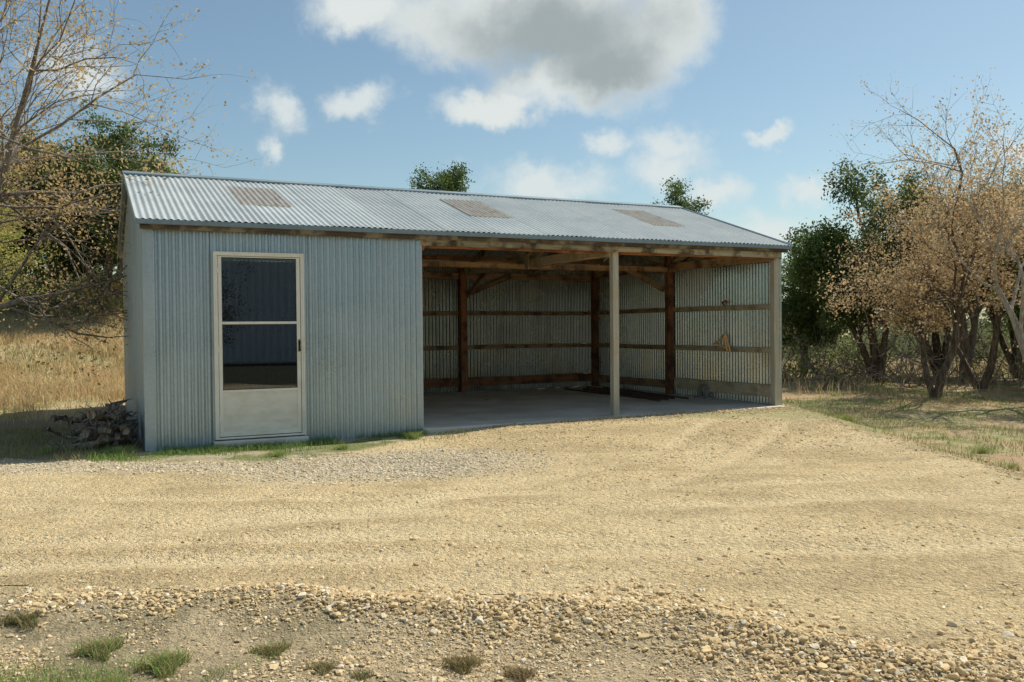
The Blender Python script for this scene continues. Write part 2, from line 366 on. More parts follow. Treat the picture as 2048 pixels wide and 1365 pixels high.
p=samp(26000,-18,-3.5,12.,28,lambda x,y:outside(x,y)*patchy(x,y,.8,seed=72)*(x<-.30*y)); G.append(blades(p,R.uniform(.05,.18,len(p)),np.full(len(p),.010),gc(len(p),OLV),.9))
o=emit('dry_meadow_grass',G); o["kind"]="stuff"
G=[]
p=samp(12000,4.4,14,8,26,lambda x,y:patchy(x,y,1.1,.48,.62,74)*(.3+.7*(x<9))); G.append(blades(p,R.uniform(.03,.11,len(p)),np.full(len(p),.008),gc(len(p),(.28,.33,.11)),1.))
p=samp(6000,4.4,12,8,20,lambda x,y:patchy(x,y,1.6,.45,.6,75)); G.append(blades(p,R.uniform(.03,.10,len(p)),np.full(len(p),.007),gc(len(p),(.50,.40,.22)),1.))
p=samp(14000,5.5,26,16,45,lambda x,y:patchy(x,y,.5,.4,.6,76)); G.append(blades(p,R.uniform(.15,.45,len(p)),.005*p[:,1]/8,gc(len(p),(.55,.44,.26)),.9))
def fw(x,y):
    s,t=loc(x,y);return (t<-.02)*np.exp(-((t+.25)/.35)**2)*(s<3.6)*(s>-.6)*patchy(x,y,2.2,.42,.6,78)
p=samp(5200,-5,-.4,8.6,11.2,fw); G.append(blades(p,R.uniform(.03,.10,len(p)),np.full(len(p),.006),gc(len(p),GRN),.8))
p=samp(3600,-7,-4,8.9,12,lambda x,y:patchy(x,y,2,.42,.6,79)*(loc(x,y)[0]<-.1)); G.append(blades(p,R.uniform(.03,.12,len(p)),np.full(len(p),.007),gc(len(p),OLV),.8))
p=samp(4500,-2.3,-.9,3.1,3.9,lambda x,y:patchy(x,y,3,.47,.62,80)*sst(3.75,3.3,y)*sst(-.9,-1.5,x)); G.append(blades(p,R.uniform(.02,.06,len(p)),np.full(len(p),.003),gc(len(p),(.30,.38,.13)),.9))
o=emit('short_grass',G); o["kind"]="stuff"
def tussock(x,y,r,h,col,n,label,name='grass_tussock',group='grass tussocks in the gravel'):
    a=R.uniform(0,6.28,n);q=r*np.sqrt(R.random(n))*(.6+.4*np.sin(a*3+x))
    xy=np.stack([q*np.cos(a),q*np.sin(a)],1); v,f,c=blades(xy,h*R.uniform(.35,1.,n),np.full(n,.0035),gc(n,col,.5),1.4,0)
    dn=R.random(n)<.35; c[np.repeat(dn,5)]=np.array([.40,.29,.15])
    o=npmesh(name,v,f,M_grass,c); o.location=(x,y,gz(x,y)-.005); thing(o,label,'grass tuft',group)
for x,y,r,h,c,n in((-.22,3.62,.10,.06,(.26,.23,.10),900),(.02,3.5,.075,.05,(.28,.23,.12),550),(-1.05,3.76,.10,.05,(.23,.26,.09),650),(-1.45,3.60,.12,.085,(.27,.38,.11),900),(-1.8,3.78,.11,.075,(.25,.34,.11),800),(-2.3,4.1,.12,.055,(.20,.21,.09),750),(-.79,3.58,.07,.05,(.30,.30,.15),350),(-.62,3.5,.06,.04,(.28,.30,.15),250),(-1.62,3.4,.1,.06,(.30,.44,.12),600)):
    tussock(x,y,r,h,c,n,'low tussock of grass growing in stony gravel')
for x,y,r,h in((-4.2,9.35,.13,.14),(-2.5,9.3,.14,.09),(-1.9,9.75,.1,.08),(-3.3,9.7,.1,.1),(-2.9,9.95,.1,.1),(-1.2,10.6,.12,.12),(-5.1,9.6,.15,.1),(4.8,12.6,.16,.14),(4.9,8.6,.12,.09),(5.3,9.9,.14,.1)):
    tussock(x,y,r,h,(.29,.43,.11),300,'bright green grass tuft beside the metal shed','grass_tuft','green grass tufts around the shed')
# ------------------------------------------------------------ shed
shed=empty('shed',(SX,SY,0),SA); thing(shed,'corrugated metal shed with open bay and storm door','shed')
def corr(name,w,bot,top,place,mat,amp=.012,pitch=.0725,rows=None,skip=None,sheet=.725,lap=.004,parent=shed,ph=0.):
    n=int(w/pitch*10)+1; u=np.linspace(0,w,n); rows=np.array([0,1.] if rows is None else rows)
    off=amp*np.cos(2*math.pi*(u+ph)/pitch)+lap*(np.floor(u/sheet)%2)
    b=np.array([bot(a) for a in u]);t=np.array([top(a) for a in u])
    vv=b[None]+(t-b)[None]*rows[:,None]
    P=place(np.broadcast_to(u,vv.shape),vv,np.broadcast_to(off,vv.shape)); V=np.stack(P,-1).reshape(-1,3)
    i=np.arange(len(rows)-1)[:,None]*n+np.arange(n-1)[None]
    F=np.stack([i,i+1,i+1+n,i+n],-1)
    if skip: F=F[~skip(np.arange(len(rows)-1)[:,None],(u[:-1]+u[1:])[None]/2+0*i)]
    return npmesh(name,V,F.reshape(-1,4),mat,smooth=True,parent=parent)
tz=lambda t: ZE+SL*(min(t,D-t)+.15)-.03
zero=lambda a:-.06
def front_piece(s0,s1,b,t,k):
    return corr('front_wall',s1-s0,lambda a:b[0]+(b[1]-b[0])*a/(s1-s0),lambda a:t,lambda u,v,o:(s0+u,-.018-o-k,v),M_wall,ph=s0,amp=.0135)
ps=[front_piece(.05,.705,(-.02,.0),2.53,.0),front_piece(.68,1.76,(2.235,2.235),2.53,.008),front_piece(1.722,3.2,(-.03,.03),2.53,.004)]
def join(name,objs,mat,parent):
    V=[];F=[];n=0
    for o in objs:
        me=o.data;v=np.empty(len(me.vertices)*3,dtype=np.float32);me.vertices.foreach_get('co',v);f=np.empty(len(me.loops),dtype=np.int32);me.loops.foreach_get('vertex_index',f)
        V.append(v.reshape(-1,3));F.append(f.reshape(-1,4)+n);n+=len(me.vertices);bpy.data.objects.remove(o);bpy.data.meshes.remove(me)
    return npmesh(name,np.vstack(V),np.vstack(F),mat,smooth=True,parent=parent)
o=join('front_wall',ps,M_wall,shed)
corr('gable_wall',D,zero,lambda a:tz(a),lambda u,v,o:(-.016-o,u,v),M_side)
corr('gable_wall',D,zero,lambda a:tz(a),lambda u,v,o:(L+.018+o,u,v),M_in,amp=.0145)
corr('back_wall',L,zero,lambda a:2.55,lambda u,v,o:(u,D+.018+o,v),M_in,amp=.0145)
corr('partition_wall',D-.1,lambda a:.0,lambda a:2.4,lambda u,v,o:(3.16+o,u+.06,v),M_in)
boxes('corner_trim',[((-.03,-.042,-.06),(.07,-.037,2.53)),((-.035,-.042,-.06),(-.03,.10,2.53))],M_trim,shed)
boxes('corner_trim',[((3.185,-.044,-.0),(3.215,-.039,2.45)),((3.215,-.044,.0),(3.22,.09,2.45))],M_trim,shed)
boxes('corner_trim',[((L+.034,.0,-.06),(L+.039,.10,2.5))],M_trim,shed)
SLn=math.hypot(D/2+.15,ZR-ZE); ct=(D/2+.15)/SLn; st=(ZR-ZE)/SLn
pan=[(1.20,1.78),(4.34,4.92),(7.44,8.02)]; r0,r1=.38,.76
sk=lambda r,u: (r==1)&np.any([(u-.1>a)&(u-.1<b) for a,b in pan],axis=0)
corr('roof',L+.2,lambda a:0,lambda a:SLn,lambda u,v,o:(u-.1,-.15+v*ct-o*st,ZE+v*st+o*ct),M_roof,rows=[0,r0,r1,1],skip=sk,lap=.006,amp=.0075)
corr('roof_back',L+.2,lambda a:0,lambda a:SLn,lambda u,v,o:(u-.1,D+.15-v*ct+o*st,ZE+v*st+o*ct),M_roof)
for a,b in pan:
    corr('skylight_panel',b-a+.08,lambda q:r0*SLn-.06,lambda q:r1*SLn+.06,lambda u,v,o:(a-.04+u,-.15+v*ct-o*st-.008*st,ZE+v*st+o*ct+.008),M_sky,lap=0,ph=a-.04+.1,amp=.0075)
cap=[];
for sg in(-1,1):
    y0=D/2;y1=D/2+sg*.16
    z0=ZR+.03;z1=ZR+.03-.16*SL
    cap.append(((-.12,y0,z0),(L+.12,y0,z0),(L+.12,y1,z1),(-.12,y1,z1)))
    cap.append(((-.12,y1,z1),(L+.12,y1,z1),(L+.12,y1,z1-.025),(-.12,y1,z1-.025)))
V=[p for q in cap for p in q];npmesh('ridge_cap',V,[(0,1,2,3),(4,5,6,7),(8,9,10,11),(12,13,14,15)],M_ridge,parent=shed)
boxes('eave_trim',[((-.1,-.162,ZE-.055),(L+.1,-.158,ZE-.004)),((-.1,-.158,ZE-.055),(L+.1,-.12,ZE-.051))],M_ridge,shed)
for x in(-.115,L+.103):
    for sg in(0,1):
        y0=-.15 if sg==0 else D+.15
        beam('rake_trim',(x+.006,y0,ZE-.01),(x+.006,D/2,ZR-.01),.006,.07,M_trim,shed,warp=0)
beam('fascia_board',(-.06,-.10,ZE-.065),(L+.07,-.10,ZE-.065),.035,.085,M_wdark,shed)
beam('header_board',(3.2,-.03,2.445),(6.14,-.03,2.445),.038,.115,M_whead,shed)
beam('header_board',(6.145,-.03,2.445),(L,-.03,2.435),.038,.115,M_whead,shed)
beam('inner_header',(3.2,.165,2.44),(L,.165,2.44),.038,.14,M_wred,shed)
beam('post',(6.13,.05,.04),(6.13,.05,2.395),.095,.095,M_wpost,shed,up=(0,1,0))
beam('post',(9.09,.05,-.05),(9.09,.05,2.385),.10,.10,M_wpost,shed,up=(0,1,0))
for s,t in((6.05,D-.09),(9.06,D-.09),(3.3,D-.09)): beam('post',(s,t,.05),(s,t,2.5),.12,.12,M_wred,shed,up=(0,1,0))
beam('post',(9.04,D/2,.05),(9.04,D/2,3.3),.12,.12,M_wred,shed,up=(0,1,0))
for z,h,m in((2.355,.12,M_wgirt),(1.62,.08,M_wgirt),(.95,.08,M_wgirt),(.27,.17,M_wred)):
    beam('girt',(3.25,D-.02,z),(L-.05,D-.02,z),.04,h,m,shed)
for z,h,m in((2.44,.10,M_wgirt),(1.63,.08,M_wlight),(.94,.08,M_wlight)):
    beam('girt',(L-.03,.12,z),(L-.03,D/2-.06,z),.04,h,m,shed)
    beam('girt',(L-.03,D/2+.06,z),(L-.03,D-.05,z),.04,h,M_wgirt,shed)
beam('kick_board',(L-.03,.12,.29),(L-.03,D/2-.07,.29),.04,.19,M_wlight,shed)
beam('kick_board',(L-.03,D/2+.06,.25),(L-.03,D-.05,.25),.04,.14,M_wgirt,shed)
def rz(t): return ZE+SL*(min(t,D-t)+.15)
for s in(3.25,6.12,9.05):
    m=M_wgirt if s>4 else M_wred
    for k in((-.035,.035) if s==6.12 else (0,)):
        beam('truss_chord',(s+k,.0 if s!=6.12 else .06,2.40),(s+k,D-.05,2.43),.04,.14,M_wlight if k<0 else m,shed)
    beam('rafter',(s,-.05,rz(-.05)-.17),(s,D/2,ZR-.17),.04,.13,m,shed)
    beam('rafter',(s,D+.05,rz(-.05)-.17),(s,D/2,ZR-.17),.04,.13,m,shed)
    beam('king_post',(s+.04,D/2,2.5),(s+.04,D/2,ZR-.2),.04,.12,m,shed,up=(0,1,0))
    for q in(1.35,D-1.35):
        beam('truss_web',(s+.04,D/2,2.46),(s+.04,q,rz(q)-.2),.035,.09,M_wlight,shed)
for s in(4.7,7.6):
    beam('rafter',(s,.15,rz(.15)-.15),(s,D/2,ZR-.17),.04,.11,M_wgirt,shed); beam('rafter',(s,D-.1,rz(.1)-.17),(s,D/2,ZR-.17),.04,.11,M_wgirt,shed)
boxes('gusset_plate',[((6.02,2.5,2.30),(6.04,2.95,2.56))],M_wlight,shed)
beam('knee_brace',(6.12,D-.12,1.95),(6.12,D-1.0,2.36),.04,.09,M_wgirt,shed)
beam('knee_brace',(6.15,D-.1,2.0),(7.1,D-.1,2.36),.04,.09,M_wgirt,shed)
beam('knee_brace',(9.0,D/2+.1,2.0),(8.1,D/2+.1,2.40),.04,.09,M_wgirt,shed)
beam('tie_beam',(3.2,D/2-.1,2.36),(L,D/2-.1,2.36),.04,.09,M_wgirt,shed)
for t in(.35,1.05,1.75,2.4,3.1,3.75,4.45,5.15):
    beam('purlin',(.05,t,rz(t)-.055),(L-.03,t,rz(t)-.055),.04,.08,M_wred,shed)
boxes('floor_slab',[((3.2,-.14,-.12),(L-.0,D,.08))],M_conc,shed,.012)
boxes('door_sill',[((.68,-.13,-.08),(1.75,.02,.075))],M_conc,shed,.01)
door=bpy.data.objects.new('door',None); link(door); door.parent=shed; door.location=(.704,-.02,.09); door["label"]='cream aluminium storm door with two glass panes'
W_,H_=1.024,2.145
fr=[((0,-.045,0),(.045,0,H_)),((W_-.04,-.045,0),(W_,0,H_)),((.045,-.045,H_-.045),(W_-.04,0,H_)),((.045,-.045,-.0),(W_-.04,0,.022)),
 ((.0,-.052,.0),(.018,-.045,H_)),((W_-.018,-.052,0),(W_,-.045,H_)),((.018,-.052,H_-.018),(W_-.018,-.045,H_))]
boxes('door_frame',fr,M_door,door,.003)
a0,a1=.09,.936
lf=[((.05,-.034,.03),(a0,-.006,H_-.05)),((a1,-.034,.03),(W_-.045,-.006,H_-.05)),((a0,-.034,H_-.062),(a1,-.006,H_-.05)),
 ((a0,-.034,1.316),(a1,-.006,1.346)),((a0,-.034,.535),(a1,-.006,.562)),((a0,-.034,.03),(a1,-.006,.075))]
boxes('door_leaf',lf,M_door,door,.003)
boxes('kick_panel',[((a0,-.024,.075),(a1,-.012,.535))],M_kick,door)
def pane(z0,z1):
    boxes('window_pane',[((a0+.008,-.022,z0+.008),(a1-.008,-.018,z1-.008))],M_glass,door)
    boxes('window_gasket',[((a0,-.026,z0),(a0+.008,-.014,z1)),((a1-.008,-.026,z0),(a1,-.014,z1)),((a0+.008,-.026,z0),(a1-.008,-.014,z0+.008)),((a0+.008,-.026,z1-.008),(a1-.008,-.014,z1))],M_blk,door)
pane(.562,1.316); pane(1.346,H_-.062)
v,f=merge([tube([(W_-.063,-.034,1.11),(W_-.063,-.065,1.10),(W_-.063,-.07,1.01),(W_-.063,-.055,.995)],[.007,.009,.009,.007],8)])
npmesh('door_handle',v,f,M_blk,smooth=True,parent=door)
boxes('handle_plate',[((W_-.074,-.042,.99),(W_-.052,-.034,1.13))],M_blk,door,.003)
for z in(.2,1.0,1.9): boxes('hinge',[((.040,-.05,z),(.056,-.032,z+.07))],M_door,door,.003)
M_screw,_,_b=mat('screw_metal',Metallic=.8,Roughness=.4);_b.inputs['Base Color'].default_value=(.5,.52,.52,1)
TV,TF=I1;s0=npmesh('screw_head',TV*.006,TF,M_screw,parent=shed);s0.location=(.15,-.038,.12);first=True
for z in(.12,.9,1.65,2.42):
    for s in np.arange(.15,3.18,.29):
        if .68<s<1.76 and z<2.3: continue
        if first: first=False;continue
        k=s0.copy();link(k);k.location=(s,-.038,z)
def S2W(s,t,z): return (SX+s*CA-t*SN,SY+s*SN+t*CA,z)
# ------------------------------------------------------------ items in bay
M_or,T,b=mat('orange_cord',Roughness=.5); b.inputs['Base Color'].default_value=(.92,.54,.23,1)
M_red,_,_b=mat('red_plastic',Roughness=.5); _b.inputs['Base Color'].default_value=(.8,.12,.02,1)
M_blu,_,_b=mat('blue_plastic',Roughness=.5); _b.inputs['Base Color'].default_value=(.05,.25,.45,1)
M_wire,_,_b=mat('grey_wire',Metallic=.3,Roughness=.5); _b.inputs['Base Color'].default_value=(.32,.34,.35,1)
M_rust,_,_b=mat('rusty_steel',Metallic=.2,Roughness=.8); _b.inputs['Base Color'].default_value=(.12,.08,.06,1)
sw=empty('hanging_strap',S2W(L-.10,1.18,1.7),SA); thing(sw,'orange hanging strap bundle on dark cord nailed to girt','strap')
def tub(name,paths,mat,parent,r,sides=6):
    v,f=merge([tube(p,r,sides) for p in paths]);return npmesh(name,v,f,mat,smooth=True,parent=parent)
tub('cord',[[(0,0,0),(0,.01,-.3),(-.0,0,-.52)]],M_blk,sw,.003)
tub('orange_strap',[[(0,0,-.50),(0,.13,-.60),(0,.30,-.69)],[(0,.30,-.69),(0,.1,-.71),(0,-.05,-.75)],[(0,0,-.50),(0,-.06,-.64),(0,-.13,-.80)],[(-.01,.01,-.53),(-.02,-.03,-.66),(-.02,-.08,-.80)]],M_or,sw,.016)
tub('red_hook',[[(0,-.06,.03),(0,0,.045),(0,.07,.02),(0,.03,-.03)]],M_red,sw,.018)
rk=empty('wire_rack',(3.4,15.3,.08),.5); thing(rk,'small grey bent wire rack standing on concrete floor','rack')
hp=[]
for i in range(6):
    x=-.15+i*.055;hp.append([(x,-.12,0),(x+.02,-.1,.18+.03*(i%2)),(x+.03,0,.24),(x+.04,.1,.18),(x+.02,.12,0)])
tub('hoops',hp,M_wire,rk,.010);tub('base_rails',[[(-.2,-.12,.01),(.28,-.12,.01)],[(-.2,.12,.01),(.28,.12,.01)],[(-.18,-.1,.16),(.2,-.1,.17)],[(.15,-.1,.2),(.3,0,.02)]],M_wire,rk,.010)
for i in range(4):
    a=S2W(8.65-.24*i+.02*R.random(),1.5+.35*R.random(),.097+.002*i);b_=S2W(8.8-.26*i,4.9-.4*R.random(),.099)
    o=beam('steel_bar',a,b_,.03,.03,M_rust); thing(o,'long rusty steel bar lying on concrete floor','metal bar','rusty bars on the shed floor')
p=S2W(5.6,3.4,.083);o=boxes('plastic_scrap',[((p[0],p[1],p[2]),(p[0]+.08,p[1]+.05,p[2]+.012))],M_blu,None,.004);thing(o,'small blue plastic scrap on the concrete floor','litter')
x,y=-.36,6.78;v,f=tube([(x-.06,y,gz(x,y)+.010),(x,y+.01,gz(x,y)+.014),(x+.05,y-.01,gz(x,y)+.010)],.002,6);o=npmesh('plastic_strip',v,f,M_red,smooth=True);thing(o,'thin red plastic strip lying on tan gravel','litter')
# ------------------------------------------------------------ wood pile
for i in range(22):
    ss=R.normal(-.48,.14);tt=R.uniform(.5,2.3);cx,cy,_=S2W(min(ss,-.26),tt,0);l=R.uniform(.5,.9);a=R.normal(2.1,.6);lay=i%4
    m=9;t=np.linspace(-.5,.5,m)
    pts=np.stack([cx+np.cos(a)*l*t,cy+np.sin(a)*l*t,.04+.08*lay+R.normal(0,.02)+0*t+ t*R.normal(0,.2)],1)+np.cumsum(R.normal(0,.02,(m,3)),0)
    pts[:,2]=np.maximum(pts[:,2],.03)
    r=R.uniform(.02,.05)*(1+.3*R.normal(0,1,m).clip(-1,1))*np.linspace(1.1,.7,m)
    br=[tube(pts,r,8)]
    for k in range(4):
        j=R.integers(2,7);d=R.normal(0,1,3);d[2]=abs(d[2])*.4;d/=np.linalg.norm(d);q=pts[j]+d[None]*np.linspace(0,.28,4)[:,None]+R.normal(0,.025,(4,3));br.append(tube(q,[.018,.014,.010,.004],6))
    v,f=merge(br);v=v-np.array([cx,cy,0])
    s_,_t=loc(v[:,0]+cx,v[:,1]+cy);ov=np.maximum(s_+.06,0);v[:,0]-=ov*CA;v[:,1]-=ov*SN
    o=npmesh('firewood_log',v,f,M_log,smooth=True);o.location=(cx,cy,gz(cx,cy)-.02);thing(o,'gnarled brown dead wood piled beside metal shed','log','logs piled beside the shed')
# ------------------------------------------------------------ trees
def grow(rng,base,stems,L0,r0,levels,kids,ratio,spread,trop,seg=5,wob=.22):
    out=[];tips=[]
    st=[(np.array(base,float),np.array(d,float)/np.linalg.norm(d),L0*k,r0*k,0) for d,k in stems]
    while st:
        p,d,l,r,lv=st.pop();n=seg if lv<2 else 4
        pts=[p];dd=d
        for i in range(n-1):
            dd=dd+rng.normal(0,wob,3)*(.6 if lv==0 else 1)+np.array([0,0,trop[lv]]);dd=dd/np.linalg.norm(dd);pts.append(pts[-1]+dd*l/(n-1))
        pts=np.array(pts);rad=np.linspace(r,r*.45,n) if lv<levels else np.linspace(r,r*.3,n)
        out.append((pts,rad,lv))
        if lv>=levels:
            tips.append(pts[-1]);tips.append(pts[n//2]);continue
        for k in range(kids[lv]):
            f=rng.uniform(.35 if lv else .45,1.);f=1. if k==0 else f
            j=f*(n-1);i=min(int(j),n-2);q=pts[i]+(pts[i+1]-pts[i])*(j-i)
            td=pts[i+1]-pts[i];td/=np.linalg.norm(td)
            rv=rng.normal(0,1,3);rv-=rv.dot(td)*td;rv/=np.linalg.norm(rv)
            sp=spread[lv]*rng.uniform(.6,1.2) if k else spread[lv]*.4
            nd=td*math.cos(sp)+rv*math.sin(sp)
            st.append((q,nd,l*ratio[lv]*rng.uniform(.7,1.15),max(.0035,np.interp(j,range(n),rad)*(.62 if k else .8)),lv+1))
    return out,np.array(tips)
def leafmesh(rng,tips,n,spread,size,c0,c1,aspect=.6):
    m=len(tips);cl=rng.random(m)
    cen=np.repeat(tips,n,0)+rng.normal(0,1,(m*n,3))*spread*np.array([1,1,.75]);N=len(cen)
    u=rng.normal(0,1,(N,3));u/=np.linalg.norm(u,axis=1)[:,None];w=np.cross(u,rng.normal(0,1,(N,3)));w/=np.linalg.norm(w,axis=1)[:,None]
    s=size*rng.uniform(.5,1.3,(N,1));u=u*s;w=w*s*aspect
    V=np.stack([cen-u*.5,cen+w*.5,cen+u*.5,cen-w*.5],1).reshape(-1,3);F=np.arange(N*4).reshape(-1,4)
    f=np.clip(np.repeat(cl,n)*.65+rng.random(N)*.45,0,1)[:,None];c=np.array(c0)*(1-f)+np.array(c1)*f
    return V,F,np.repeat(c,4,0)
def tree(name,x,y,label,cat,bark,skel,leaf,seed,rz=0,sc=1.,cn='crown',H=None):
    rng=np.random.default_rng(seed);br,tips=grow(rng,(0,0,-.1),*skel)
    k=1. if H is None else H/tips[:,2].max()
    if H is not None:
        off=tips[tips[:,2]>tips[:,2].max()*.8].mean(0)[:2]*.8; zm=tips[:,2].max()
        def sh(p): p=p.copy();p[:,:2]-=off[None]*(np.clip(p[:,2:3],0,zm)/zm);return p
        br=[(sh(p),r,lv) for p,r,lv in br];tips=sh(tips)
    v,f=merge([tube(p*k,r,8 if lv<1 else (6 if lv==1 else (4 if lv==2 else 3)),cap=False) for p,r,lv in br])
    e=empty(name,(x,y,gz(x,y)),rz);e.scale=(sc,sc,sc);thing(e,label,cat)
    npmesh('trunk',v,f,bark,smooth=True,parent=e)
    if leaf: 
        V,F,C=leafmesh(rng,tips*k,*leaf);npmesh(cn,V,F,M_leaf,C,parent=e)
    return e
def copytree(src,x,y,rz,sc,label=None):
    e=src.copy();link(e);e.location=(x,y,gz(x,y));e.rotation_euler[2]=rz;e.scale=(sc,sc,sc)
    for c in src.children: k=c.copy();k.parent=e;link(k)
    if label:e["label"]=label
    return e
JC0,JC1=(.040,.070,.018),(.18,.25,.07)
def jun(name,x,y,h,seed,label,n=52,sc=1.,stems=None,sp=.115,r0=.44):
    st=stems or [((.05,.05,1),1.),((-.25,.15,1),.8),((.25,-.2,1),.8)]
    return tree(name,x,y,label,'tree',M_barkj,(st,h*.55,h*.024,3,[9,6,4],[r0,.55,.6],[1.,.8,.8],[.05,.10,.06,.02],6,.16),(n,sp,.085,JC0,JC1,.5),seed,sc=sc,H=h)
OC0,OC1=(.46,.32,.165),(.72,.55,.32)
def oak(name,x,y,h,seed,label,stems=None,n=5,size=.05,c0=OC0,c1=OC1,sp=.10,bark=None,kids=(5,5,4,4)):
    stems=stems or [((.1,0,1),1.),((-.3,.2,1),.8)]
    return tree(name,x,y,label,'tree',bark or M_barko,(stems,h*.45,h*.018,4,list(kids),[.72,.68,.62,.6],[.75,.75,.7,.8],[.04,.06,.04,.02,.02],5),(n,sp,size,c0,c1,.6) if n else None,seed)
oak('oak_tree',-9.7,12.6,8.6,11,'sprawling oak with bare twigs and orange-brown buds',stems=[((.45,-.05,1),1.),((.7,.2,.9),.95),((.1,.2,1),.9)],n=5,size=.055,c0=(.46,.30,.13),c1=(.70,.54,.26),kids=(6,5,5,5))
oak('oak_tree',-10.2,16.4,4.8,14,'slender oak with yellow-green spring leaves',stems=[((.35,.1,1),.9),((.1,-.1,1),.8)],n=12,size=.06,c0=(.28,.31,.08),c1=(.52,.50,.17))
j1=jun('juniper_tree',-9.8,21.2,5.0,21,'dense dark green juniper tree behind the shed')
j2=jun('juniper_tree',-12.6,22.2,4.4,22,'dense dark green juniper tree on grassy slope')
oak('oak_tree',-10.4,25,3.9,13,'leafy green oak tree behind dark juniper',n=20,size=.12,c0=(.11,.16,.035),c1=(.32,.38,.10),sp=.2)
copytree(j1,-15.8,24,2.,.9);copytree(j2,-11.4,21.8,2.2,1.);copytree(j1,-13.6,25.5,4.,.85);copytree(j2,-9.3,22.8,3.5,.75);copytree(j2,-14.6,22.6,1.2,.95)
jun('juniper_tree',-2.35,26.5,6.1,23,'juniper tree top rising above the metal roof',n=110,sp=.14,r0=.32);jun('juniper_tree',5.0,26.5,5.6,25,'juniper tree top rising above the metal roof',n=110,sp=.14,r0=.32)
j3=jun('juniper_tree',8.4,20.2,5.1,31,'juniper tree with twisting trunks beside the shed',n=42)
oak('oak_tree',7.9,16.4,4.8,32,'small oak covered in pale orange-brown budding leaves',n=7,size=.055,sp=.10,kids=(5,5,5,4),bark=M_barkj)
oak('oak_tree',9.0,15.0,5.0,33,'oak with pale trunk and orange-brown budding leaves',n=8,size=.052,bark=M_barkp,sp=.11,stems=[((-.15,0,1),1.),((.3,.1,1),.8)],kids=(5,5,5,4))
oak('oak_tree',9.6,18.0,5.0,35,'oak with dark trunk and tan budding leaves',n=9,size=.055,sp=.12,bark=M_barkj)
oak('oak_tree',10.3,20.0,7.0,34,'tall nearly bare tree with thin twigs above junipers',stems=[((0,0,1),1.),((.2,.1,1),.8)],n=3,size=.055)
copytree(j1,12.1,21,2.6,1.0);copytree(j3,7.3,22.,1.4,.62,'low juniper beside the metal shed');copytree(j3,10.7,22,.2,.95);copytree(j2,11.2,17.6,2.,.9)
oak('oak_tree',5.6,-4.6,4.8,41,'bare oak tree standing across the gravel yard',n=3,size=.07,c0=(.03,.03,.015),c1=(.1,.1,.04),bark=M_barkj)
M_barn=m_galv('barn_metal',(.60,.65,.69),(.68,.72,.75),.0,.5,dirt=.05)
barn=empty('metal_barn',(9.6,-14.4,0),.626);thing(barn,'pale blue-grey metal barn across the yard','barn')
corr('wall',12,lambda a:0,lambda a:5.,lambda u,v,o:(u+.6*0,o,v),M_barn,pitch=.3,amp=.02,parent=barn);corr('roof',12.4,lambda a:0,lambda a:3.5,lambda u,v,o:(u-.2,.2+v*-.9,4.95+v*.25+o),M_roof,pitch=.3,amp=.02,parent=barn)
rng=np.random.default_rng(5);pp=[]
for i in range(340):
    x=rng.uniform(5.8,17);y=rng.uniform(18.,25)
    a=rng.uniform(0,6.28);p=np.array([x,y,gz(x,y)]);d=np.array([math.cos(a),math.sin(a),rng.uniform(.2,1.6)]);d/=np.linalg.norm(d);l=rng.uniform(.6,1.8);q=[p]
    for k in range(4):
        d=d+rng.normal(0,.25,3);d/=np.linalg.norm(d);q.append(q[-1]+d*l/4)
        if k>0:
            for w in range(2):
                e=d+rng.normal(0,.6,3);e/=np.linalg.norm(e);pp.append(tube(np.array([q[-1],q[-1]+e*l*.2,q[-1]+e*l*.38+rng.normal(0,.04,3)]),[.007,.005,.003],3,False))
    pp.append(tube(np.array(q),np.linspace(.016,.005,5),3,False))
v,f=merge(pp);o=npmesh('brush_thicket',v,f,M_barko);o["kind"]="stuff"
rng=np.random.default_rng(9);n=900;a=rng.uniform(-1.1,1.1,n);d=rng.uniform(48,110,n);x=d*np.sin(a);y=d*np.cos(a)
keep=~((x<-8)&(d<60));x=x[keep];y=y[keep];zz=ztop(x,y);hh=rng.uniform(1.,4.2,len(x))
tips=np.repeat(np.stack([x,y,zz],1),5,0);tips[:,2]+=np.repeat(hh,5)*rng.uniform(.1,.9,len(tips));tips[:,:2]+=rng.normal(0,1.2,(len(tips),2))
V,F,C=leafmesh(rng,tips,22,.65,.45,(.09,.12,.05),(.25,.27,.14));o=npmesh('distant_woods',V,F,M_leaf,C);o["kind"]="stuff"
rng=np.random.default_rng(10);bx=[(6.6,21),(8.8,23.5),(12.5,21.5),(6.2,25),(15,19),(-8.6,22),(-10.4,21),(-12.2,21.6),(-13.8,22),(-15,23)]
for i,(x,y) in enumerate(bx):
    n=80;t=rng.normal(0,1,(n,3))*np.array([.8,.8,.5])+np.array([0,0,.5]);t[:,2]=abs(t[:,2])
    V,F,C=leafmesh(rng,t,30,.13,.085,(.09,.12,.035),(.30,.33,.12),.5);o=npmesh('bush',V,F,M_leaf,C);o.location=(x,y,gz(x,y));thing(o,'low scrubby green bush under juniper trees','bush','scrubby bushes')
